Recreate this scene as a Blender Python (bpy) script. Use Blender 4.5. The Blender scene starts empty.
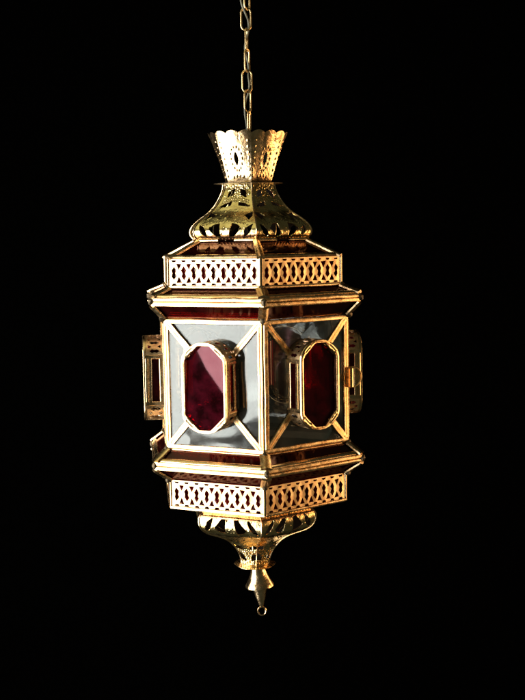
import bpy, math, random
import numpy as np
from mathutils import Vector, Matrix

random.seed(7)
rng = np.random.default_rng(7)
SC = bpy.context.scene
COL = SC.collection

# ------------------------------------------------------------------ camera
U = 0.00125                    # metres per photo pixel at the lantern's axis
D = 1100.0                     # camera distance, in those pixels
PITCH, ROLL, YAW, AX = 0.10125551, -0.01595802, 0.11464484, -11.22
CAM_Z = 1.80
cam_d = bpy.data.cameras.new('camera')
cam = bpy.data.objects.new('camera', cam_d)
COL.objects.link(cam)
cam_d.sensor_fit = 'VERTICAL'
cam_d.sensor_height = 24.0
cam_d.sensor_width = 18.0
cam_d.lens = 24.0 * 1100.0 / 700.0
cam_d.clip_start = 0.05
cam_d.clip_end = 60
_f = Vector((0, math.cos(PITCH), -math.sin(PITCH)))
_u0 = Vector((0, math.sin(PITCH), math.cos(PITCH)))
_r0 = Vector((1, 0, 0))
_c, _s = math.cos(ROLL), math.sin(ROLL)
_r = _c * _r0 + _s * _u0
_u = _c * _u0 - _s * _r0
cam.matrix_world = Matrix(((_r.x, _u.x, -_f.x, 0), (_r.y, _u.y, -_f.y, -D * U),
                           (_r.z, _u.z, -_f.z, CAM_Z), (0, 0, 0, 1)))
SC.camera = cam

# ------------------------------------------------------------------ world, lamps, exposure
w = bpy.data.worlds.new('World')
SC.world = w
w.use_nodes = True
bg = w.node_tree.nodes['Background']
bg.inputs[0].default_value = (0.030, 0.032, 0.020, 1)
bg.inputs[1].default_value = 1.0

LC = Vector((AX * U, 0, CAM_Z - 0.17))          # middle of the lantern


def area(name, az, dist, z, sx, sy, radiance, col, target_dz=0.0):
    ld = bpy.data.lights.new(name, 'AREA')
    ld.shape = 'RECTANGLE'
    ld.size, ld.size_y = sx, sy
    ld.energy = radiance * sx * sy * math.pi
    ld.color = col
    o = bpy.data.objects.new(name, ld)
    COL.objects.link(o)
    a = math.radians(az)
    o.location = LC + Vector((math.cos(a) * dist, math.sin(a) * dist, z))
    d = (LC + Vector((0, 0, target_dz))) - o.location
    o.rotation_euler = d.to_track_quat('-Z', 'Y').to_euler()
    return o


# daylight window to the left, two tall lights of it; warm room lamp to the right
for az_, sx_ in ((-144.6, 0.615), (-172, 0.70)):
    area('window_light', az_, 1.55, 0.175, sx_, 0.95, 9.5, (1.0, 0.955, 0.88), 0.175)
    area('window_light', az_, 1.55, -0.935, sx_, 1.15, 9.5, (1.0, 0.955, 0.88), -0.935)
area('room_lamp', 1.5, 1.7, -0.16, 0.78, 0.75, 7.5, (1.0, 0.58, 0.26), -0.05)
area('room_lamp', 37, 1.7, -0.16, 0.60, 0.75, 5.0, (1.0, 0.58, 0.26), -0.05)
area('ceiling_bounce', -146, 0.9, 1.55, 1.5, 1.3, 0.85, (1.0, 0.97, 0.50), 0.1)

vs = SC.view_settings
vs.view_transform = 'Standard'
vs.look = 'None'
vs.exposure = 0.0
vs.gamma = 1.0
SC.render.engine = 'CYCLES'
cy = SC.cycles
cy.use_denoising = True
cy.max_bounces = 24
cy.transparent_max_bounces = 40
cy.transmission_bounces = 16
cy.glossy_bounces = 6
cy.diffuse_bounces = 3


# ------------------------------------------------------------------ materials
def new_mat(name):
    m = bpy.data.materials.new(name)
    m.use_nodes = True
    nt = m.node_tree
    nt.nodes.clear()
    out = nt.nodes.new('ShaderNodeOutputMaterial')
    return m, nt, out


def coords(nt):
    tc = nt.nodes.new('ShaderNodeTexCoord')
    oi = nt.nodes.new('ShaderNodeObjectInfo')
    mul = nt.nodes.new('ShaderNodeMath'); mul.operation = 'MULTIPLY'
    mul.inputs[1].default_value = 3.0
    nt.links.new(oi.outputs['Random'], mul.inputs[0])
    add = nt.nodes.new('ShaderNodeVectorMath'); add.operation = 'ADD'
    nt.links.new(tc.outputs['Object'], add.inputs[0])
    nt.links.new(mul.outputs[0], add.inputs[1])
    return add.outputs[0]


def noise(nt, co, scale, detail=4, rough=0.6):
    n = nt.nodes.new('ShaderNodeTexNoise')
    n.inputs['Scale'].default_value = scale
    n.inputs['Detail'].default_value = detail
    n.inputs['Roughness'].default_value = rough
    nt.links.new(co, n.inputs['Vector'])
    return n.outputs['Fac']


def ramp(nt, fac, stops):
    r = nt.nodes.new('ShaderNodeValToRGB')
    els = r.color_ramp.elements
    while len(els) > 1:
        els.remove(els[-1])
    els[0].position, els[0].color = stops[0][0], stops[0][1]
    for p, c in stops[1:]:
        e = els.new(p); e.color = c
    nt.links.new(fac, r.inputs['Fac'])
    return r.outputs['Color']


def g(v):
    return (v, v, v, 1)


def brass(name, hi=(0.89, 0.67, 0.40, 1), lo=(0.72, 0.46, 0.23, 1), r0=0.20, r1=0.42,
          hammer=0.0, tarnish=0.62, grain=0.25):
    m, nt, out = new_mat(name)
    L = nt.links.new
    b = nt.nodes.new('ShaderNodeBsdfPrincipled')
    b.inputs['Metallic'].default_value = 1.0
    co = coords(nt)
    n1 = noise(nt, co, 55, 5)
    n2 = noise(nt, co, 420, 6, 0.7)
    base = ramp(nt, n1, [(0.35, hi), (0.65, lo)])
    spot = ramp(nt, n2, [(tarnish, g(0)), (tarnish + 0.14, g(1))])
    mx = nt.nodes.new('ShaderNodeMix'); mx.data_type = 'RGBA'
    L(spot, mx.inputs[0]); L(base, mx.inputs[6])
    mx.inputs[7].default_value = (0.20, 0.11, 0.045, 1)
    L(mx.outputs[2], b.inputs['Base Color'])
    rr = ramp(nt, noise(nt, co, 130, 5), [(0.3, g(r0)), (0.7, g(r1))])
    L(rr, b.inputs['Roughness'])
    bp = nt.nodes.new('ShaderNodeBump')
    bp.inputs['Strength'].default_value = grain
    bp.inputs['Distance'].default_value = 0.0006
    L(noise(nt, co, 260, 3), bp.inputs['Height'])
    last = bp
    if hammer:
        b3 = nt.nodes.new('ShaderNodeBump')
        b3.inputs['Strength'].default_value = min(1.0, hammer * 4)
        b3.inputs['Distance'].default_value = 0.0016
        L(noise(nt, co, 75, 2), b3.inputs['Height'])
        L(b3.outputs['Normal'], bp.inputs['Normal'])
        v = nt.nodes.new('ShaderNodeTexVoronoi')
        v.inputs['Scale'].default_value = 520
        L(co, v.inputs['Vector'])
        b2 = nt.nodes.new('ShaderNodeBump')
        b2.inputs['Strength'].default_value = hammer
        b2.inputs['Distance'].default_value = 0.0006
        b2.invert = True
        L(v.outputs['Distance'], b2.inputs['Height'])
        L(bp.outputs['Normal'], b2.inputs['Normal'])
        last = b2
    L(last.outputs['Normal'], b.inputs['Normal'])
    L(b.outputs[0], out.inputs['Surface'])
    return m


def glass(name, tint, gloss_col, ior, rough, wav, film=0.0, film_col=(0.5, 0.5, 0.48, 1), wscale=14, smear=0.0, fscale=60):
    m, nt, out = new_mat(name)
    L = nt.links.new
    co = coords(nt)
    tr = nt.nodes.new('ShaderNodeBsdfTransparent')
    tr.inputs[0].default_value = tint
    gl = nt.nodes.new('ShaderNodeBsdfGlossy')
    gl.inputs['Color'].default_value = gloss_col
    rr = ramp(nt, noise(nt, co, 45, 4), [(0.35, g(rough)), (0.75, g(rough + smear))])
    L(rr, gl.inputs['Roughness'])
    bp = nt.nodes.new('ShaderNodeBump')
    bp.inputs['Strength'].default_value = 1.0
    bp.inputs['Distance'].default_value = wav
    L(noise(nt, co, wscale, 1.2, 0.45), bp.inputs['Height'])
    L(bp.outputs['Normal'], gl.inputs['Normal'])
    fr = nt.nodes.new('ShaderNodeFresnel')
    fr.inputs['IOR'].default_value = ior
    L(bp.outputs['Normal'], fr.inputs['Normal'])
    mx = nt.nodes.new('ShaderNodeMixShader')
    L(fr.outputs[0], mx.inputs[0]); L(tr.outputs[0], mx.inputs[1]); L(gl.outputs[0], mx.inputs[2])
    last = mx
    if film:
        df = nt.nodes.new('ShaderNodeBsdfDiffuse')
        df.inputs[0].default_value = film_col
        mf = nt.nodes.new('ShaderNodeMixShader')
        ff = ramp(nt, noise(nt, co, fscale, 6, 0.6), [(0.38, g(film * 0.12)), (0.70, g(film))])
        L(ff, mf.inputs[0]); L(mx.outputs[0], mf.inputs[1]); L(df.outputs[0], mf.inputs[2])
        last = mf
    L(last.outputs[0], out.inputs['Surface'])
    return m


def plain(name, col, rough, bump=0.0, metallic=0.0, spec=0.5):
    m, nt, out = new_mat(name)
    b = nt.nodes.new('ShaderNodeBsdfPrincipled')
    co = coords(nt)
    c2 = tuple(x * 0.7 for x in col[:3]) + (1,)
    nt.links.new(ramp(nt, noise(nt, co, 90, 4), [(0.35, col), (0.7, c2)]), b.inputs['Base Color'])
    b.inputs['Roughness'].default_value = rough
    b.inputs['Metallic'].default_value = metallic
    b.inputs['Specular IOR Level'].default_value = spec
    nt.links.new(b.outputs[0], out.inputs['Surface'])
    return m


M_STRIP = brass('folded_brass', r0=0.15, r1=0.34, tarnish=0.63, grain=0.12)
M_BAND = brass('pierced_brass', r0=0.26, r1=0.44, tarnish=0.64)
M_DOME = brass('hammered_brass', hi=(0.82, 0.65, 0.33, 1), lo=(0.58, 0.43, 0.18, 1), r0=0.15, r1=0.30, hammer=0.14)
M_CUP = brass('polished_brass', r0=0.16, r1=0.30, hammer=0.12, tarnish=0.64)
M_CHAIN = brass('aged_brass', hi=(0.88, 0.66, 0.34, 1), lo=(0.64, 0.44, 0.20, 1), r0=0.25, r1=0.45)
M_SOLDER = plain('dark_solder', (0.10, 0.075, 0.045, 1), 0.45, metallic=0.8)
M_INNER = plain('darkened_inside', (0.030, 0.022, 0.014, 1), 0.6, metallic=0.0, spec=0.2)  # interior shade put into the colour: inner faces dark so holes look black
M_CLEAR = glass('clear_glass', (0.80, 0.81, 0.80, 1), (0.90, 0.97, 1, 1), 1.54, 0.02, 0.0034, film=0.10, fscale=24, smear=0.12, wscale=11)
M_RUBY = glass('ruby_glass', (0.42, 0.012, 0.028, 1), (1.0, 0.50, 0.60, 1), 1.58, 0.05, 0.0018, film=0.24,
               film_col=(0.22, 0.012, 0.035, 1), smear=0.06)
M_GARNET = glass('garnet_glass', (0.36, 0.014, 0.016, 1), (1.0, 0.6, 0.55, 1), 1.50, 0.06, 0.0006, film=0.22,
                 film_col=(0.08, 0.008, 0.008, 1), smear=0.08)
M_BANDGLASS = glass('dusty_red_glass', (0.34, 0.012, 0.012, 1), (1.0, 0.7, 0.62, 1), 1.50, 0.10, 0.0006, film=0.85,
                    film_col=(0.34, 0.012, 0.010, 1), smear=0.08)
M_CORD = plain('grey_plastic', (0.20, 0.20, 0.15, 1), 0.45)
M_BLACK = plain('black_cloth', (0.0006, 0.0006, 0.0006, 1), 1.0, spec=0.0)


# ------------------------------------------------------------------ geometry helpers
def Zy(Y):
    """height (px, relative to the camera) of the point of the axis seen at photo row Y (roll ignored)"""
    t = (350.0 - Y) / D
    return D * (t * math.cos(PITCH) - math.sin(PITCH)) / (math.cos(PITCH) + t * math.sin(PITCH))


ZB = Zy(616.5)                  # bottom of the finial's ring


def H(Y):
    return Zy(Y) - ZB           # height above the lantern's base, px


class MB:
    def __init__(s):
        s.v, s.f, s.m = [], [], []

    def add(s, verts, faces, mi=None):
        n = len(s.v)
        s.m += mi if mi else [0] * len(faces)
        s.v += [tuple(p) for p in verts]
        s.f += [tuple(i + n for i in f) for f in faces]
        return s

    def build(s, name, mat, parent=None, origin=(0, 0, 0), ang=35, smooth=True):
        me = bpy.data.meshes.new(name)
        o0 = Vector(origin)
        me.from_pydata([tuple((Vector(p) - o0) * U) for p in s.v], [], s.f)
        me.materials.append(mat)
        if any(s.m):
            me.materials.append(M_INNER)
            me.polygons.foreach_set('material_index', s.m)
        me.validate()
        if smooth:
            me.polygons.foreach_set('use_smooth', [True] * len(me.polygons))
            me.set_sharp_from_angle(angle=math.radians(ang))
        me.update()
        o = bpy.data.objects.new(name, me)
        COL.objects.link(o)
        o.location = o0 * U
        if parent:
            o.parent = parent
        return o


def tag(o, label=None, cat=None, group=None, kind=None):
    if label: o['label'] = label
    if cat: o['category'] = cat
    if group: o['group'] = group
    if kind: o['kind'] = kind
    return o


def empty(name, loc, rz=0.0):
    o = bpy.data.objects.new(name, None)
    o.empty_display_size = 0.02
    COL.objects.link(o)
    o.location = loc
    o.rotation_euler = (0, 0, rz)
    return o


def kids(o):
    return [c for c in COL.objects if c.parent == o]


def around(objs, root, n=6, jit=0.0):
    """copies of the parts of face 0 turned to the other faces of the hexagon"""
    for o in objs:
        ch = kids(o)
        for k in range(1, n):
            a = k * 2 * math.pi / n
            c = o.copy(); COL.objects.link(c); c.parent = root
            R = Matrix.Rotation(a, 4, 'Z')
            M = R @ o.matrix_basis
            if jit:
                M = M @ Matrix.Rotation(random.gauss(0, jit), 4, 'X') @ Matrix.Rotation(random.gauss(0, jit), 4, 'Z')
            c.matrix_basis = M
            for q in ch:
                d = q.copy(); COL.objects.link(d); d.parent = c


def bar(mb, p0, p1, nrm, wid, hgt, prof='round', seg=8, jit=0.12, taper=(0, 0)):
    """folded strip from p0 to p1 lying on a face with outward normal nrm"""
    p0, p1, nrm = Vector(p0), Vector(p1), Vector(nrm).normalized()
    d = (p1 - p0)
    L = d.length
    t = d.normalized()
    nrm = (nrm - nrm.dot(t) * t).normalized()
    s = t.cross(nrm)
    if prof == 'round':
        pr = [(-.5, -.5), (-.5, .45), (-.38, .85), (-.12, 1), (.12, 1), (.38, .85), (.5, .45), (.5, -.5)]
    elif prof == 'ridge':
        pr = [(-.5, -.5), (-.5, .25), (-.44, .4), (-.06, 1), (.06, 1), (.44, .4), (.5, .25), (.5, -.5)]
    else:   # groove
        pr = [(-.5, -.5), (-.5, .6), (-.42, .95), (-.1, .95), (-.04, .45), (.04, .45), (.1, .95), (.42, .95), (.5, .6), (.5, -.5)]
    n = len(pr)
    V, F, MI = [], [], []
    ox = oy = 0.0
    for i in range(seg + 1):
        if 0 < i < seg:
            ox = random.gauss(0, jit); oy = random.gauss(0, jit * .6)
        else:
            ox = oy = 0
        k = 1 + random.gauss(0, jit * .25)
        c = p0 + d * (i / seg)
        for a, b in pr:
            V.append(c + s * (a * wid * k + ox) + nrm * (b * hgt + oy))
    for i in range(seg):
        for j in range(n):
            a, b = i * n + j, i * n + (j + 1) % n
            F.append((a, b, b + n, a + n))
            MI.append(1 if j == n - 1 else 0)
    F.append(tuple(range(n - 1, -1, -1)))
    F.append(tuple(seg * n + j for j in range(n)))
    # keep outward winding
    mb.add(V, [f[::-1] for f in F], MI + [0, 0])


def slab(mb, pts, nrm, th):
    nrm = Vector(nrm).normalized()
    n = len(pts)
    V = [Vector(p) for p in pts] + [Vector(p) - nrm * th for p in pts]
    F = [tuple(range(n)), tuple(range(2 * n - 1, n - 1, -1))]
    for i in range(n):
        j = (i + 1) % n
        F.append((i, i + n, j + n, j))
    mb.add(V, F)


def tube(mb, pts, r, n=8, closed=False):
    pts = [Vector(p) for p in pts]
    N = len(pts)
    V, F = [], []
    up = None
    for i in range(N):
        a = pts[(i - 1) % N] if (closed or i > 0) else pts[i]
        b = pts[(i + 1) % N] if (closed or i < N - 1) else pts[i]
        t = (b - a).normalized()
        if up is None:
            up = t.orthogonal().normalized()
        up = (up - up.dot(t) * t).normalized()
        s = t.cross(up)
        rr = r[i] if isinstance(r, (list, tuple)) else r
        for j in range(n):
            q = 2 * math.pi * j / n
            V.append(pts[i] + up * (math.cos(q) * rr) + s * (math.sin(q) * rr))
    for i in range(N if closed else N - 1):
        for j in range(n):
            a, b = i * n + j, i * n + (j + 1) % n
            c, d = ((i + 1) % N) * n + (j + 1) % n, ((i + 1) % N) * n + j
            F.append((a, b, c, d))
    if not closed:
        F.append(tuple(range(n - 1, -1, -1)))
        F.append(tuple((N - 1) * n + j for j in range(n)))
    mb.add(V, F)


def lathe(mb, prof, n=40):
    V, F = [], []
    for r, z in prof:
        for j in range(n):
            q = 2 * math.pi * j / n
            V.append((r * math.cos(q), r * math.sin(q), z))
    for i in range(len(prof) - 1):
        for j in range(n):
            a, b = i * n + j, i * n + (j + 1) % n
            F.append((a, b, b + n, a + n))
    mb.add(V, F)


def pierced(mb, xs, ys, SD, mapf, th, inner=True):
    """sheet metal: keeps the part of a (x, y) patch where SD > 0; mapf(x, y, depth) bends it into space"""
    nx, ny = len(xs), len(ys)
    P, idx = [], {}

    def gv(i, j):
        k = (i, j)
        if k not in idx:
            idx[k] = len(P); P.append((xs[i], ys[j]))
        return idx[k]

    def ev(a, b):
        if a > b: a, b = b, a
        k = (a, b)
        if k not in idx:
            va, vb = SD[a], SD[b]
            t = min(max(va / (va - vb), 0.02), 0.98)
            idx[k] = len(P)
            P.append((xs[a[0]] * (1 - t) + xs[b[0]] * t, ys[a[1]] * (1 - t) + ys[b[1]] * t))
        return idx[k]

    faces = []
    ins = SD > 0
    cnt = ins[:-1, :-1].astype(int) + ins[1:, :-1] + ins[1:, 1:] + ins[:-1, 1:]
    for i, j in np.argwhere(cnt > 0):
        i, j = int(i), int(j)
        c = [(i, j), (i + 1, j), (i + 1, j + 1), (i, j + 1)]
        if cnt[i, j] == 4:
            faces.append(tuple(gv(*q) for q in c)); continue
        poly = []
        for q in range(4):
            a, b = c[q], c[(q + 1) % 4]
            if ins[a]: poly.append(gv(*a))
            if ins[a] != ins[b]: poly.append(ev(a, b))
        if len(poly) >= 3:
            faces.append(tuple(poly))
    n = len(P)
    V = [mapf(x, y, 0.0) for x, y in P] + [mapf(x, y, th) for x, y in P]
    ed = {}
    for f in faces:
        for q in range(len(f)):
            a, b = f[q], f[(q + 1) % len(f)]
            if (b, a) in ed: del ed[(b, a)]
            else: ed[(a, b)] = 1
    F = list(faces) + [tuple(i + n for i in f[::-1]) for f in faces]
    for a, b in ed:
        F.append((b, a, a + n, b + n))
    k = len(faces)
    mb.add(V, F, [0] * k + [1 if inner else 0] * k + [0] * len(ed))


def sd_poly(X, Y, pts):
    """signed distance to a polygon, positive outside"""
    pts = np.array(pts, float)
    d = np.full(X.shape, 1e9)
    s = np.ones(X.shape)
    N = len(pts)
    for i in range(N):
        a, b = pts[i], pts[i - 1]
        ex, ey = b - a
        wx, wy = X - a[0], Y - a[1]
        t = np.clip((wx * ex + wy * ey) / (ex * ex + ey * ey + 1e-12), 0, 1)
        d = np.minimum(d, (wx - ex * t) ** 2 + (wy - ey * t) ** 2)
        c1 = Y >= a[1]; c2 = Y < b[1]; c3 = ex * wy > ey * wx
        s = np.where((c1 & c2 & c3) | (~c1 & ~c2 & ~c3), -s, s)
    return s * np.sqrt(d)


def almond(cx, cy, L, W, ang, n=9):
    pts = []
    for k in range(2 * n):
        if k < n:
            t = -1 + 2 * k / n; q = W / 2 * (1 - t * t)
        else:
            t = 1 - 2 * (k - n) / n; q = -W / 2 * (1 - t * t)
        x, y = t * L / 2, q
        c, s = math.cos(ang), math.sin(ang)
        pts.append((cx + x * c - y * s, cy + x * s + y * c))
    return pts


def holes(X, Y, polys):
    sd = np.full(X.shape, 50.0)
    for p in polys:
        sd = np.minimum(sd, sd_poly(X, Y, p))
    return sd


def wob(p, s=0.18):
    return [(x + random.gauss(0, s), y + random.gauss(0, s)) for x, y in p]


A = math.sqrt(3) / 2


def fp(x, Y, R, out=0.0):
    """point of face 0: x along the face, at row Y, on the hexagon of radius R"""
    return Vector((x, -(R * A + out), H(Y)))


def slope_n(Y1, R1, Y2, R2):
    a, b = fp(0, Y1, R1), fp(0, Y2, R2)
    t = (a - b)
    n = Vector((1, 0, 0)).cross(t)
    if n.y > 0: n = -n
    return n.normalized()


# ------------------------------------------------------------------ the setting: a black backdrop far behind
bd = MB()
bd.add([(-2600, 1300, -2200), (2600, 1300, -2200), (2600, 1300, 2200), (-2600, 1300, 2200)], [(0, 1, 2, 3)])
bo = bd.build('backdrop', M_BLACK, smooth=False)
bo.location = (0, 0, CAM_Z)
bo['kind'] = 'structure'

# ------------------------------------------------------------------ the lantern
ROT = YAW - math.radians(30)
lan = empty('hanging_lantern', (AX * U, 0, CAM_Z + ZB * U), ROT)
tag(lan, 'six-sided brass lantern with clear panes and dark red glass bosses hanging on a chain', 'lantern')

face0 = []                       # parts of face 0 that get turned to all six faces


def part(mb, name, mat, origin=(0, 0, 0), **k):
    o = mb.build(name, mat, lan, origin, **k)
    face0.append(o)
    return o


# --- crown cup: scalloped, flared, six almond holes, beads
def cup():
    n_a, n_v = 432, 92
    az = np.linspace(0, 2 * math.pi, n_a + 1)
    vv = np.linspace(-0.005, 1.06, n_v)
    X, V = np.meshgrid(az, vv, indexing='ij')
    nsc = 18
    off = math.radians(0)
    ph = (X + off) * nsc / 2
    edge = 0.955 + 0.062 * np.abs(np.sin(ph)) ** 0.7
    h = H(134.0) - H(182.5)
    sd = (edge - V) * h
    polys = []
    Xp = X * 31.0
    Yp = V * h
    beads = []
    for k in range(6):
        c = math.radians(60 * k + 30)
        polys.append(almond(c * 31, 0.46 * h, 14, 5.2, math.pi / 2))
        for q in range(14):
            a = 2 * math.pi * q / 14
            beads.append((c * 31 + math.cos(a) * 6.2, 0.46 * h + math.sin(a) * 11.0))
        for q in range(7):
            beads.append((c * 31 - 14.5 + q * .25, h * (0.12 + 0.115 * q)))
            beads.append((c * 31 + 14.5 - q * .25, h * (0.12 + 0.115 * q)))
        for q in range(4):
            beads.append((c * 31 + (q - 1.5) * 4.5, 0.13 * h - abs(q - 1.5)))
    sd = np.minimum(sd, holes(Xp, Yp, polys))
    beads = np.array(beads)

    def mapf(x, v, d):
        # hexagon below melting into a circle above
        m = (x % (math.pi / 3)) - math.pi / 6
        hexr = A / math.cos(m)
        k = min(max(v, 0), 1) ** 1.2
        rad = 23.2 + (39.6 - 23.2) * (0.80 * v + 0.20 * v * v)
        r = rad * (hexr * (1 - 0.8 * k) * 1.06 + 0.8 * k)
        # slight flute of each scallop near the lip
        r += 0.9 * max(0, v - 0.55) * (abs(math.sin(x * 9)) - .5)
        if d == 0:
            q = (beads[:, 0] - x * 31) ** 2 + (beads[:, 1] - v * h) ** 2
            qm = q.min()
            if qm < 1.3: r += 0.75 * (1 - qm / 1.3)
        r -= d
        return (r * math.cos(x), r * math.sin(x), H(182.5) + v * h)
    mb = MB()
    pierced(mb, az, vv, sd, mapf, 0.7)
    o = mb.build('crown_cup', M_CUP, lan, ang=50)
    return o


# corners of the hexagon sit at azimuth 30+60k in lantern space: same phase as the cup's creases
def rotz_pts(mb, a):
    c, s = math.cos(a), math.sin(a)
    mb.v = [(x * c - y * s, x * s + y * c, z) for x, y, z in mb.v]


cup_o = cup()


# --- domes
def profile(pts):
    P = np.array(pts, float)
    s = np.concatenate([[0], np.cumsum(np.hypot(np.diff(P[:, 0]), np.diff(P[:, 1])))])
    # Catmull-Rom resample
    N = 160
    S = np.linspace(0, s[-1], N)
    out = []
    for q in S:
        i = min(max(np.searchsorted(s, q) - 1, 0), len(P) - 2)
        t = (q - s[i]) / (s[i + 1] - s[i] + 1e-9)
        p0, p1, p2, p3 = P[max(i - 1, 0)], P[i], P[i + 1], P[min(i + 2, len(P) - 1)]
        out.append(0.5 * ((2 * p1) + (-p0 + p2) * t + (2 * p0 - 5 * p1 + 4 * p2 - p3) * t * t + (-p0 + 3 * p1 - 3 * p2 + p3) * t ** 3))
    out = np.array(out)
    return S, out


def dome(name, pts, hole_fn, bead_fn, mat):
    """one petal of a six-sided bell dome; pts = (R, height) from neck to eave"""
    S, P = profile(pts)
    L = S[-1]
    nu, ns = 96, int(L / 0.55)
    us = np.linspace(-1, 1, nu + 1)
    ss = np.linspace(0, L, ns + 1)
    Rs = np.interp(ss, S, P[:, 0])
    Uu, Ss = np.meshgrid(us, ss, indexing='ij')
    Xp = Uu * Rs[None, :] / 2
    sd = holes(Xp, Ss, hole_fn(L))
    beads = np.array(bead_fn(L))
    dS = np.gradient(P, S, axis=0)

    def mapf(u, s, d):
        R = np.interp(s, S, P[:, 0]); z = np.interp(s, S, P[:, 1])
        tr = np.interp(s, S, dS[:, 0]); tz = np.interp(s, S, dS[:, 1])
        n = math.hypot(tr, tz) + 1e-9
        nr, nz = tz / n, -tr / n
        if nr < 0 and abs(nr) > abs(nz): nr, nz = -nr, -nz
        sgn = 1.0 if pts[0][1] > pts[-1][1] else -1.0
        # outward normal in the (r, z) plane
        nr, nz = -tz / n, tr / n
        if sgn < 0: nr, nz = -nr, -nz
        hgt = 0.0
        if d == 0 and abs(u) < .97:
            q = (beads[:, 0] - u * R / 2) ** 2 + (beads[:, 1] - s) ** 2
            qm = q.min()
            if qm < 0.9: hgt = 0.6 * (1 - qm / 0.9)
            hgt += 0.5 * (1 - u * u)
        o = hgt - d * (1 - abs(u) ** 8)
        return (u * R / 2, -(R * A + nr * o), z + nz * o)
    mb = MB()
    pierced(mb, us, ss, sd, mapf, 0.6)
    return part(mb, name, mat, ang=50)


def dome_holes(rowC=True, off=13.0, m=1.0):
    def fn(L):
        out = []
        out.append(almond(-6.4, 11.0, 12.5, 5.6, math.radians(-52)))
        out.append(almond(6.4, 11.0, 12.5, 5.6, math.radians(52)))
        for s in (-1, 1):
            out.append([(s * 3.0, 20.6), (s * 4.0, 25.8), (s * 10, 27.6), (s * 17, 27.2), (s * 11, 22.6)])
            if rowC:
                out.append([(s * 18.0, 37), (s * 14.5, 41.0), (s * 21.5, 49.0), (s * 24.0, 42), (s * 22.0, 35)])
            b = L - off
            out.append([(s * 4.4, b + 5.8 * m), (s * 8.5, b + 6.0 * m), (s * 17.4, b - 1.5), (s * 13, b - 5 * m), (s * 6.6, b - 7 * m)])
            out.append(almond(s * 23.5, b + 0.5, 14 * m, 5.8, math.radians(s * -58)))
        return [wob(p, .25) for p in out]
    return fn


def dome_beads(L):
    b = []
    for q in range(9):
        a = math.pi * q / 8
        b.append((-math.cos(a) * 9.5, 17 - math.sin(a) * 14 + 3))
    for q in range(13):
        x = (q - 6) * 2.2
        b.append((x, 17.5 + 0.012 * x * x)); b.append((x, 20.0 + 0.012 * x * x))
    for q in range(15):
        x = (q - 7) * 3.6
        b.append((x, L - 1.6))
        b.append((x * .9, L - 22 + abs(x) * .25))
    rr = random.Random(3)
    for q in range(95):
        b.append((rr.uniform(-13, 13), rr.uniform(2.0, 21.0)))
    for q in range(26):
        b.append((rr.uniform(-24, 24), rr.uniform(26.0, L - 5)))
    return b


UP = [(27.6, 183.5), (28.6, 189), (31.2, 195), (36.5, 203.5), (45, 212), (55, 218.5), (62.5, 224.5), (65.8, 230), (65.0, 235), (61.0, 239.0)]
dome('dome_panel', [(r, H(y)) for r, y in UP], dome_holes(True, 10.8, 1.15), dome_beads, M_DOME)
DN = [(15.0, 562.5), (16.5, 556.5), (20.5, 547.5), (27.5, 539), (35.5, 533), (46, 528.3), (57.5, 523.6), (64.5, 518), (67.2, 511), (66.0, 505.5), (60.5, 502.6)]
dome('dome_panel', [(r, H(y)) for r, y in DN], dome_holes(False, 15.0, 1.35), dome_beads, M_DOME)

# ridge wires along the six creases of both domes
for prof in (UP, DN):
    S, P = profile([(r, H(y)) for r, y in prof])
    mb = MB()
    tube(mb, [(P[i, 0] * .5 * 1.004, -P[i, 0] * A * 1.004, P[i, 1]) for i in range(0, 160, 6)], 0.75, 6)
    part(mb, 'dome_ridge', M_STRIP)

# --- neck plate, finial
def hexplate(name, Y, R, th, mat, hole=0, tilt=(0, 0)):
    mb = MB()
    V, F = [], []
    z1, z0 = H(Y), H(Y) - th
    N = 48
    for r, z in ((R, z1 - th * .5), (R * .985, z1), (0.02, z1 + .3)):
        pass
    rings = [(0.5, z1), (R * .97, z1), (R, z1 - th * .3), (R, z0 + th * .3), (R * .97, z0), (0.5, z0)]
    for r, z in rings:
        for j in range(N):
            q = 2 * math.pi * j / N
            m = ((q - math.radians(30)) % (math.pi / 3)) - math.pi / 6
            k = A / math.cos(m)
            k = 0.35 * k + 0.65
            rr = r * k
            V.append((rr * math.cos(q), rr * math.sin(q), z + 0.25 * math.sin(2 * q + 1) * (r / R)))
    for i in range(len(rings) - 1):
        for j in range(N):
            a, b = i * N + j, i * N + (j + 1) % N
            F.append((a, a + N, b + N, b))
    F.append(tuple(range(N - 1, -1, -1))[::-1]); F.append(tuple(5 * N + j for j in range(N)))
    mb.add(V, F)
    o = mb.build(name, mat, lan, (0, 0, H(Y)))
    o.rotation_euler = (tilt[0], tilt[1], 0)
    return o


hexplate('neck_plate', 183.4, 34.5, 0.5, M_SOLDER)
hexplate('finial_plate', 562.5, 21.5, 0.8, M_STRIP, tilt=(0.02, 0.03))

mb = MB()
lathe(mb, [(5.2, H(563)), (6.6, H(565.5)), (7.2, H(569)), (8.4, H(573)), (10.4, H(577.5)), (12.8, H(582)), (14.6, H(584.8)),
           (14.7, H(585.6)), (13.6, H(586.2)), (9.0, H(586.4)), (7.6, H(587)), (6.6, H(591)), (5.0, H(597)), (3.2, H(602.5)),
           (2.2, H(605.5)), (1.4, H(607)), (0.05, H(607.2))], 36)
fin = mb.build('finial', M_CUP, lan, (0, 0, H(563)), ang=40)
fin.rotation_euler = Matrix.Rotation(0.075, 3, (math.sin(-ROT), math.cos(-ROT), 0)).to_euler()
fin.rotation_euler = (Matrix.Rotation(-0.075, 3, Vector((math.cos(math.pi / 2 - ROT), math.sin(math.pi / 2 - ROT), 0)))).to_euler()
fin.location = fin.location + Vector((2.6 * math.cos(-ROT), 2.6 * math.sin(-ROT), 0)) * U
mb = MB()
rc = H(611.0)
ex, ey = math.cos(-ROT), math.sin(-ROT)
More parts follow.
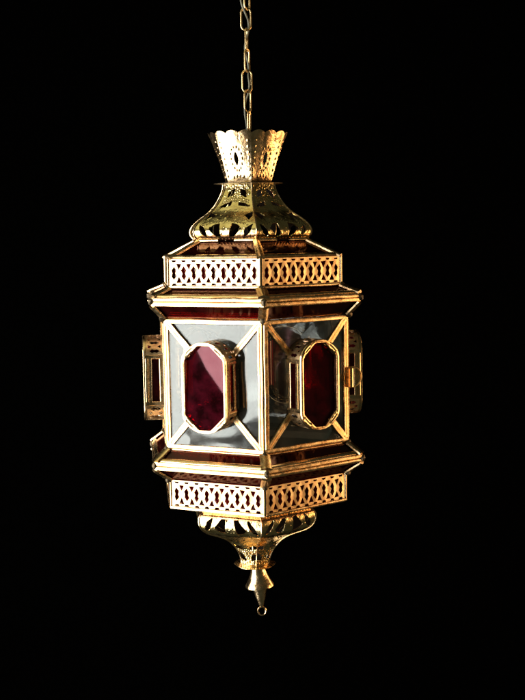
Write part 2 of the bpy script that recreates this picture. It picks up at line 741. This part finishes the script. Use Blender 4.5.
tube(mb, [(ex * 4.1 * math.cos(a), ey * 4.1 * math.cos(a), rc + 4.4 * math.sin(a)) for a in np.linspace(0, 2 * math.pi, 25)[:-1]], 0.85, 8, True)
lo = mb.build('finial_ring', M_STRIP, fin, (0, 0, H(563)))
lo.location = (0, 0, 0)

# --- stem inside the crown the chain hooks into
mb = MB()
tube(mb, [(0, 0, H(186)), (0, 0, H(137)), (0, 0, H(133.5))], [2.2, 2.2, 1.4], 12)
mb.build('stem', M_CHAIN, lan)

# --- roof: garnet panes between dome and upper band
Yr, Rr, Yb, Rb = 239.6, 60.0, 256.0, 95.4


def pane_trap(name, Y1, R1, Y2, R2, mat, inset=1.5, th=1.2):
    n = slope_n(Y1, R1, Y2, R2)
    mb = MB()
    pts = [fp(-R2 / 2 + inset, Y2, R2), fp(R2 / 2 - inset, Y2, R2), fp(R1 / 2 - inset, Y1, R1), fp(-R1 / 2 + inset, Y1, R1)]
    pts = [p - n * .6 for p in pts]
    c = sum(pts, Vector()) / 4
    slab(mb, pts, n, th)
    return part(mb, name, mat, c, smooth=False)


def hip(name, Y1, R1, Y2, R2, wid, hgt, prof='ridge', ext=0.6):
    a = Vector((R1 / 2, -R1 * A, H(Y1))); b = Vector((R2 / 2, -R2 * A, H(Y2)))
    n1 = slope_n(Y1, R1, Y2, R2)
    rn = Vector((0.5 * abs(n1.y), -A * abs(n1.y), n1.z))
    d = (b - a).normalized()
    mb = MB()
    bar(mb, a - d * ext, b + d * ext, rn, wid, hgt, prof, seg=5)
    return part(mb, name, M_STRIP)


pane_trap('roof_pane', Yr, Rr, Yb, Rb, M_GARNET)
hip('hip_strip', Yr, Rr, Yb, Rb, 7.0, 2.2)
nr = slope_n(Yr, Rr, Yb, Rb)
mb = MB()
bar(mb, fp(-46.5, 254.6, 92.6), fp(46.5, 254.6, 92.6), nr, 4.6, 1.4)
part(mb, 'eave_strip', M_STRIP)
for x0, x1 in ((-29, -8.5), (8.5, 29)):
    mb = MB()
    bar(mb, fp(x0, 239.4, 61.8), fp(x1, 239.4, 61.8), (0, -1, .25), 3.4, 1.4, seg=4)
    part(mb, 'collar_strip', M_STRIP)


# --- pierced bands
def band(Y1, Y2, R, N=9):
    w = R - 1.0
    z1, z2 = H(Y1), H(Y2)
    h = z1 - z2
    P = (w - 2.2) / N
    xs = np.linspace(-w / 2, w / 2, int(w / 0.42) + 1)
    ys = np.linspace(-h / 2, h / 2, int(h / 0.42) + 1)
    X, Y = np.meshgrid(xs, ys, indexing='ij')
    polys = []
    for i in range(N):
        cx = -w / 2 + 1.1 + P * (i + .5)
        polys.append(wob([(cx, -6.7), (cx + 2.6, -2.9), (cx + 1.5, -.1), (cx + 2.6, 2.9), (cx, 6.7), (cx - 2.6, 2.9), (cx - 1.5, .1), (cx - 2.6, -2.9)], .22))
        polys.append(wob([(cx - 2.7, h / 2 - 1.2), (cx + 2.7, h / 2 - 1.2), (cx + 1.6, h / 2 - 3.0), (cx - 1.6, h / 2 - 3.0)], .12))
        polys.append(wob([(cx - 2.7, -h / 2 + 2.0), (cx + 2.7, -h / 2 + 2.0), (cx + 1.6, -h / 2 + 3.9), (cx - 1.6, -h / 2 + 3.9)], .12))
    for i in range(N + 1):
        cx = -w / 2 + 1.1 + P * i
        if i in (0, N): continue
        for s in (-1, 1):
            polys.append(wob([(cx, s * 2.9), (cx + 2.9, s * 9.0), (cx - 2.9, s * 9.0)], .22))
    sd = holes(X, Y, polys)
    sd = np.minimum(sd, np.minimum(w / 2 - np.abs(X) + .3, h / 2 - np.abs(Y) + .3))
    mb = MB()
    zc = (z1 + z2) / 2
    bow = random.gauss(0, .15)

    def mapf(x, y, d):
        dome_ = 0.08 * math.cos(x * 2 * math.pi / P) * math.cos(min(abs(y) / (h / 2), 1) * 1.4) if d == 0 else 0
        return (x, -(R * A + dome_ - d + bow * (1 - (2 * x / w) ** 2)), zc + y)
    pierced(mb, xs, ys, sd, mapf, 0.9)
    part(mb, 'pierced_band', M_BAND, (0, -R * A, zc), ang=40)
    mb = MB()
    slab(mb, [fp(-R / 2 + 3, Y2, R, -3.5), fp(R / 2 - 3, Y2, R, -3.5), fp(R / 2 - 3, Y1, R, -3.5), fp(-R / 2 + 3, Y1, R, -3.5)], (0, -1, 0), 1.2)
    part(mb, 'band_pane', M_BANDGLASS, (0, -R * A, zc), smooth=False)
    mb = MB()
    bar(mb, Vector((R / 2 - .3, -R * A + .3, z1)), Vector((R / 2 - .3, -R * A + .3, z2)), (0.5, -A, 0), 3.0, 1.1, seg=4)
    part(mb, 'corner_post', M_STRIP)
    mb = MB()
    bar(mb, fp(-R / 2 + .5, Y2 - .4, R), fp(R / 2 - .5, Y2 - .4, R), (0, -1, 0), 3.0, 1.5)
    part(mb, 'rolled_edge', M_STRIP)


band(256.6, 283.6, 96.2)


# --- flanges
def flange(Ya, Ra, Y1, Y2, Rf, Yc, Rc):
    """garnet slope out from (Ya, Ra) to a double brass rim Y1..Y2 at Rf and back in to (Yc, Rc)"""
    pane_trap('flange_pane', Ya, Ra, Y1, Rf, M_GARNET)
    pane_trap('flange_pane', Y2, Rf, Yc, Rc, M_GARNET)
    hip('hip_strip', Ya, Ra, Y1 - .3, Rf, 10.5, 2.2, ext=0.2)
    hip('hip_strip', Y2 + .3, Rf, Yc, Rc, 9.0, 2.0, ext=0.2)
    hgt = Y2 - Y1
    n1 = slope_n(Ya, Ra, Y1, Rf)
    mb = MB()
    t = (Y1 - Ya) * .16
    bar(mb, fp(-Rf / 2 + 2, Y1 - .8, Rf - 2.6), fp(Rf / 2 - 2, Y1 - .8, Rf - 2.6), n1, 4.6, 1.3)
    bar(mb, fp(-Rf / 2, Y1 + hgt * .27, Rf), fp(Rf / 2, Y1 + hgt * .27, Rf), (0, -1, .15), hgt * .46, 1.5)
    part(mb, 'rim_strip', M_STRIP)
    mb = MB()
    bar(mb, fp(-Rf / 2, Y1 + hgt * .76, Rf), fp(Rf / 2, Y1 + hgt * .76, Rf), (0, -1, -.12), hgt * .46, 1.5)
    part(mb, 'rim_strip', M_STRIP)
    mb = MB()
    slab(mb, [fp(-Rf / 2 + 2, Y2, Rf, -1.2), fp(Rf / 2 - 2, Y2, Rf, -1.2), fp(Rf / 2 - 2, Y1, Rf, -1.2), fp(-Rf / 2 + 2, Y1, Rf, -1.2)], (0, -1, 0), .8)
    part(mb, 'rim_backing', M_SOLDER, smooth=False)
    # solder blobs where the strips meet at the corner
    for Y, R, r in ((Ya, Ra + .6, 2.9), ((Y1 + Y2) / 2, Rf + .8, 3.0), (Yc, Rc + 1.2, 3.2)):
        mb = MB()
        lathe(mb, [(max(r * math.cos(a), .02) * random.uniform(.85, 1.1), r * 1.15 * math.sin(a)) for a in np.linspace(-1.55, 1.55, 7)], 9)
        c = Vector((R / 2, -R * A, H(Y)))
        mb.v = [tuple(Vector(p) + c + Vector((random.gauss(0, .2), random.gauss(0, .2), random.gauss(0, .2)))) for p in mb.v]
        part(mb, 'solder_joint', M_SOLDER, c)


flange(284.4, 96.0, 291.6, 300.6, 114.6, 312.4, 102.5)
flange(436.0, 101.6, 446.0, 454.4, 115.6, 464.6, 100.2)
band(465.6, 491.8, 99.2)

# floor between the lower band and the lower dome: brass strip and garnet sheet
mb = MB()
slab(mb, [fp(-49, 493.0, 98.6), fp(49, 493.0, 98.6), fp(29, 498.5, 60), fp(-29, 498.5, 60)], slope_n(493, 98.6, 498.5, 60), 1.0)
part(mb, 'floor_pane', M_GARNET, smooth=False)
mb = MB()
bar(mb, fp(-31, 501.6, 62.0), fp(31, 501.6, 62.0), (0, -1, -.6), 4.0, 1.4, seg=4)
part(mb, 'collar_strip', M_STRIP)

# --- the glazed body
Yt, Yl = 313.0, 434.8
Rb1, Rb2 = 101.8, 101.0
Zt, Zl = H(Yt), H(Yl)
Zm = (Zt + Zl) / 2
HB = (Zt - Zl) / 2
RB = (Rb1 + Rb2) / 2


def bp_(x, z, out=0.0):
    return Vector((x, -(RB * A + out), Zm + z))


hw = RB / 2
mb = MB()
N0 = (0, -1, 0)
bar(mb, bp_(-hw + .5, HB - 2.2), bp_(hw - .5, HB - 2.2), N0, 4.6, 1.8)
bar(mb, bp_(-hw + .5, -HB + 2.0), bp_(hw - .5, -HB + 2.0), N0, 4.4, 1.8)
bar(mb, bp_(-hw + 2.6, HB - 4.4), bp_(-hw + 2.6, -HB + 4.2), N0, 5.0, 1.9, 'groove', seg=10)
bar(mb, bp_(hw - 2.6, HB - 4.4), bp_(hw - 2.6, -HB + 4.2), N0, 5.0, 1.9, 'groove', seg=10)
part(mb, 'panel_frame', M_STRIP)
# narrow second strips over and under the panel, as on the photo
mb = MB()
bar(mb, bp_(-hw + 3, HB + 1.6, -.8), bp_(hw - 3, HB + 1.6, -.8), (0, -1, .5), 2.2, 1.2)
part(mb, 'edge_strip', M_STRIP)
mb = MB()
bar(mb, bp_(-hw + 3, -HB - 1.4, -.8), bp_(hw - 3, -HB - 1.4, -.8), (0, -1, -.3), 2.2, 1.2)
part(mb, 'edge_strip', M_STRIP)
# thin filler down the corner itself
mb = MB()
bar(mb, Vector((hw, -RB * A, Zt - 1)), Vector((hw, -RB * A, Zl + 1)), (.5, -A, 0), 3.2, .9, seg=10)
part(mb, 'corner_post', M_STRIP)

# the boss: outline half-width BW, straight to +-BS, rounded up to +-BH, standing BD proud
BW, BS, BH, BD = 23.2, 24.0, 42.3, 20.0
# four clear panes round the boss
ih, iw = HB - 3, hw - 3
for pts in ([(-iw, ih), (iw, ih), (BW - 4, BS + 8), (0, BH - 1), (-BW + 4, BS + 8)],
            [(-iw, -ih), (iw, -ih), (BW - 4, -BS - 8), (0, -BH + 1), (-BW + 4, -BS - 8)],
            [(-iw, ih), (-BW + 4, BS + 8), (-BW + 1, BS), (-BW + 1, -BS), (-BW + 4, -BS - 8), (-iw, -ih)],
            [(iw, ih), (BW - 4, BS + 8), (BW - 1, BS), (BW - 1, -BS), (BW - 4, -BS - 8), (iw, -ih)]):
    P3 = [bp_(x, z, 0.2) for x, z in pts]
    c = sum(P3, Vector()) / len(P3)
    if (P3[1] - P3[0]).cross(P3[2] - P3[1]).y > 0: P3 = P3[::-1]
    mb = MB()
    slab(mb, P3, N0, 1.0)
    o = part(mb, 'clear_pane', M_CLEAR, c, smooth=False)
    o.rotation_euler = (random.gauss(0, .008), 0, random.gauss(0, .008))
for sx in (-1, 1):
    for sz in (-1, 1):
        mb = MB()
        bar(mb, bp_(sx * (hw - 3.5), sz * (HB - 3.5), .4), bp_(sx * (BW - 2.5), sz * (BS + 5.0), .4), N0, 6.4, 1.6, 'groove', seg=6, jit=.08)
        part(mb, 'diagonal_strip', M_STRIP)


def outline(n=72, k=1.0, dx=0.0):
    pts = []
    W, Sx, Hh = BW - dx, BS, BH - dx
    m = n // 2
    for j in range(m + 1):                   # top end, right to left
        a = math.pi * j / m
        c, s = math.cos(a), math.sin(a)
        e = 1.0
        pts.append((W * math.copysign(abs(c) ** e, c), Sx + (Hh - Sx) * s))
    for j in range(m + 1):
        a = math.pi + math.pi * j / m
        c, s = math.cos(a), math.sin(a)
        pts.append((W * math.copysign(abs(c), c), -Sx - (Hh - Sx) * abs(s)))
    return pts


OCT = [(19.6, 25.5), (6.0, 39.0), (-6.0, 39.0), (-19.6, 25.5), (-19.6, -25.5), (-6.0, -39.0), (6.0, -39.0), (19.6, -25.5)]


def ray_oct(x, z, poly):
    best = None
    for i in range(len(poly)):
        (ax, az), (bx, bz) = poly[i], poly[(i + 1) % len(poly)]
        ex, ez = bx - ax, bz - az
        den = x * ez - z * ex
        if abs(den) < 1e-9: continue
        t = (ax * ez - az * ex) / den
        u = (ax * z - az * x) / den
        if t > 0 and -1e-6 <= u <= 1 + 1e-6 and (best is None or t < best):
            best = t
    return (x * best, z * best)


out = outline()
# densify the straight sides
dense = []
for i in range(len(out)):
    a, b = out[i], out[(i + 1) % len(out)]
    dense.append(a)
    if math.hypot(b[0] - a[0], b[1] - a[1]) > 10:
        for q in range(1, 12):
            dense.append((a[0] + (b[0] - a[0]) * q / 12, a[1] + (b[1] - a[1]) * q / 12))
out = [p for i, p in enumerate(dense) if math.hypot(p[0] - dense[i - 1][0], p[1] - dense[i - 1][1]) > 1e-4]
inn = [ray_oct(x, z, OCT) for x, z in out]
n = len(out)
mb = MB()
V, F = [], []
levels = [(0.0, BD - 2.2), (0.0, BD), (0.10, BD + .7), (0.50, BD + .8), (0.55, BD + .5), (0.60, BD + .8), (0.92, BD + .7), (1.0, BD + .1), (1.0, BD - 1.6)]
for t, o_ in levels:
    for (ax, az), (bx, bz) in zip(out, inn):
        jj = random.gauss(0, .02)
        V.append(bp_(ax + (bx - ax) * t, az + (bz - az) * t, o_ + jj))
for i in range(len(levels) - 1):
    for j in range(n):
        a, b = i * n + j, i * n + (j + 1) % n
        F.append((a, a + n, b + n, b))
mb.add(V, F)
CB = bp_(0, 0, BD)
boss = part(mb, 'glass_boss', M_STRIP, CB, ang=50)


def sub(mb, name, mat, **k):
    o = mb.build(name, mat, boss, CB, **k)
    o.location = (0, 0, 0)
    return o


# ruby front pane: slightly creased along a diagonal, a fold added to split its reflection into bright and dark
cr0, cr1 = Vector((-9.5, 34.0)), Vector((21.0, -19.0))
cd = (cr1 - cr0).normalized()
cn = Vector((cd.y, -cd.x))           # towards the lower left
if cn.x > 0: cn = -cn
tilt = math.tan(math.radians(6.5))


def pane_out(x, z):
    d = (Vector((x, z)) - cr0).dot(cn)
    return BD - 5.4 + tilt * 2.0 * math.log1p(math.exp(min(d / 2.0, 60)))


mb = MB()
gx = np.linspace(-20.2, 20.2, 46); gz = np.linspace(-39.6, 39.6, 82)
X, Zg = np.meshgrid(gx, gz, indexing='ij')
so = -sd_poly(X, Zg, [(x * 1.02, z * 1.012) for x, z in OCT])
pierced(mb, gx, gz, so, lambda x, z, d: tuple(bp_(x, z, pane_out(x, z) - d)), 0.9, False)
sub(mb, 'ruby_pane', M_RUBY, ang=50)

# straight side walls: ruby strip window in a brass surround
for sx in (-1, 1):
    nx = (sx, 0, 0)
    mb = MB()
    pts = [bp_(sx * (BW - .9), -BS, 1), bp_(sx * (BW - .9), BS, 1), bp_(sx * (BW - .9), BS, BD - 1), bp_(sx * (BW - .9), -BS, BD - 1)]
    if (pts[1] - pts[0]).cross(pts[2] - pts[1]).x * sx < 0: pts = pts[::-1]
    slab(mb, pts, nx, .9)
    sub(mb, 'side_pane', M_GARNET, smooth=False)
    mb = MB()
    bar(mb, bp_(sx * (BW - .8), -BS, 2.6), bp_(sx * (BW - .8), BS, 2.6), nx, 5.0, 1.1, seg=5)
    bar(mb, bp_(sx * (BW - .8), -BS, BD - 4.2), bp_(sx * (BW - .8), BS, BD - 4.2), nx, 6.4, 1.2, 'groove', seg=5)
    bar(mb, bp_(sx * (BW - .8), BS - 1.0, .5), bp_(sx * (BW - .8), BS - 1.0, BD - 1), nx, 4.2, 1.3, seg=2)
    bar(mb, bp_(sx * (BW - .8), -BS + 1.0, .5), bp_(sx * (BW - .8), -BS + 1.0, BD - 1), nx, 4.2, 1.3, seg=2)
    sub(mb, 'side_frame', M_STRIP)

# curved pierced ends
for sz in (-1, 1):
    arc = [p for p in out if (p[1] * sz) >= BS - 1e-6]
    if sz < 0: arc = arc
    cum = [0.0]
    for i in range(1, len(arc)):
        cum.append(cum[-1] + math.hypot(arc[i][0] - arc[i - 1][0], arc[i][1] - arc[i - 1][1]))
    La = cum[-1]
    ax_, az_ = np.array([p[0] for p in arc]), np.array([p[1] for p in arc])
    xs = np.linspace(0, La, 110); ys = np.linspace(0, BD - 1, 36)
    X, Y = np.meshgrid(xs, ys, indexing='ij')
    polys = []
    k = 7
    for i in range(k):
        cx = La * (i + .5) / k; cyy = (BD - 1) / 2
        polys.append([(cx, cyy - 5.2), (cx + 1.9, cyy - 2.4), (cx + 1.2, cyy), (cx + 1.9, cyy + 2.4), (cx, cyy + 5.2), (cx - 1.9, cyy + 2.4), (cx - 1.2, cyy), (cx - 1.9, cyy - 2.4)])
        if i:
            c2 = La * i / k
            polys.append([(c2, cyy + 2.4), (c2 + 1.9, cyy + 6.2), (c2 - 1.9, cyy + 6.2)])
            polys.append([(c2, cyy - 2.4), (c2 + 1.9, cyy - 6.2), (c2 - 1.9, cyy - 6.2)])
    sd = holes(X, Y, polys)

    def mapf(x, y, d):
        px = float(np.interp(x, cum, ax_)); pz = float(np.interp(x, cum, az_))
        l = math.hypot(px, pz - sz * BS * .6) + 1e-6
        return tuple(bp_(px - px / l * d, pz - (pz - sz * BS * .6) / l * d, y))
    mb = MB()
    pierced(mb, xs, ys, sd, mapf, .7)
    sub(mb, 'pierced_end', M_BAND, ang=50)

around([o for o in face0 if not o.name.endswith('_strip')], lan)
around([o for o in face0 if o.name.endswith('_strip')], lan, jit=0.0016)

# clear panes sit a little differently in each face
for o in kids(lan):
    if o.name.startswith('clear_pane'):
        o.rotation_euler.rotate_axis('X', random.gauss(0, .010))
        o.rotation_euler.rotate_axis('Z', random.gauss(0, .010))

for o in kids(lan):
    if o.name == 'glass_boss.001':
        for q in kids(o):
            if q.name.startswith('ruby_pane'):
                q.rotation_euler = (0, 0, -0.085)

# --- curled door latch on the corner at the right of the right-hand front face
lx, ly = hw + .2, -(RB * A + 4.2)
mb = MB()
lathe(mb, [(0.4, -9.6), (2.6, -9.6), (3.3, -9.0), (3.45, -4), (3.3, 0), (3.5, 4), (3.3, 9.0), (2.6, 9.6), (0.4, 9.6)], 14)
mb.v = [(x * (1 + .12 * math.sin(3 * math.atan2(y, x))) + lx, y + ly, z + Zm + 1) for x, y, z in mb.v]
la = mb.build('door_latch', M_STRIP, lan)
la.rotation_euler = (0, 0, math.radians(60))
mb = MB()
tube(mb, [(lx + 4.2 + 9.2 * math.cos(t), ly + 1.0 - 1.5 * math.cos(t), Zm + 1 + 9.8 * math.sin(t)) for t in np.linspace(0, 2 * math.pi, 33)[:-1]], 0.8, 8, True)
mb.build('latch_ring', M_CHAIN, la)

# ------------------------------------------------------------------ chain and cord
chain = empty('chain', (AX * U, 0, CAM_Z + Zy(131) * U))
tag(chain, 'thin brass chain of long oval links from which the red and brass lantern hangs', 'chain')
zc0 = Zy(131)
R_ = 0.90
for (Yc, rot, hl, hwid, dx) in ((121.0, 74, 10.8, 4.6, 1.6), (100.8, 52, 11.6, 5.6, 0.6), (81.0, 14, 11.6, 5.6, 0.2), (60.4, 62, 12.0, 5.4, 0.6),
                                (39.5, 80, 11.6, 5.4, 0.4), (18.8, 8, 11.6, 5.6, 0.2), (-1.6, 58, 11.6, 5.6, 1.5), (-22, -20, 11.6, 5.4, .5), (-42.5, 60, 11.6, 5.4, .2)):
    pts = []
    r = hwid - R_
    st = hl - R_ - r
    for q in range(13):
        a = math.pi * q / 12
        pts.append((r * math.cos(a), st + r * math.sin(a)))
    for q in range(13):
        a = math.pi + math.pi * q / 12
        pts.append((r * math.cos(a), -st + r * math.sin(a)))
    c, s = math.cos(math.radians(rot)), math.sin(math.radians(rot))
    mb = MB()
    z = Zy(Yc) - zc0
    tube(mb, [(x * c + dx, x * s, z + y) for x, y in pts], R_, 10, True)
    mb.build('chain_link', M_CHAIN, chain, (dx, 0, z))

mb = MB()
path = [(-8, -60, 1), (-5, -40, -2), (-2, -18, 2), (-4.3, -3, -3), (-3.6, 5, -3.5), (-0.5, 13, -2), (2.2, 20, 2), (2.6, 28, 3), (1.0, 36, 2.6), (-0.8, 44, -2.6),
        (-1.0, 52, -2.6), (1.0, 60, 1), (2.0, 68, 2.2), (1.6, 76, -0.5), (2.4, 84, -0.6), (1.5, 92, 2.6), (-1.2, 100, 2.4), (-2.3, 108, -2.8), (-2.1, 116, -2.8), (-1.0, 124, -2.2), (-0.5, 131, -2), (0, 139, -3.2), (0, 150, -3.5)]
S = np.arange(len(path))
Q = np.linspace(0, len(path) - 1, 140)
P = np.array(path, float)


def cr(i, t):
    p0, p1, p2, p3 = P[max(i - 1, 0)], P[i], P[min(i + 1, len(P) - 1)], P[min(i + 2, len(P) - 1)]
    return 0.5 * ((2 * p1) + (-p0 + p2) * t + (2 * p0 - 5 * p1 + 4 * p2 - p3) * t * t + (-p0 + 3 * p1 - 3 * p2 + p3) * t ** 3)


pts = []
for q in Q:
    i = min(int(q), len(P) - 2)
    x, Y, y = cr(i, q - i)
    pts.append((x, y, Zy(Y) - zc0))
tube(mb, pts, 0.9, 8)
cord = mb.build('power_cord', M_CORD)
cord.location = chain.location
tag(cord, 'thin pale grey electric cord winding down through the brass chain links', 'cord')
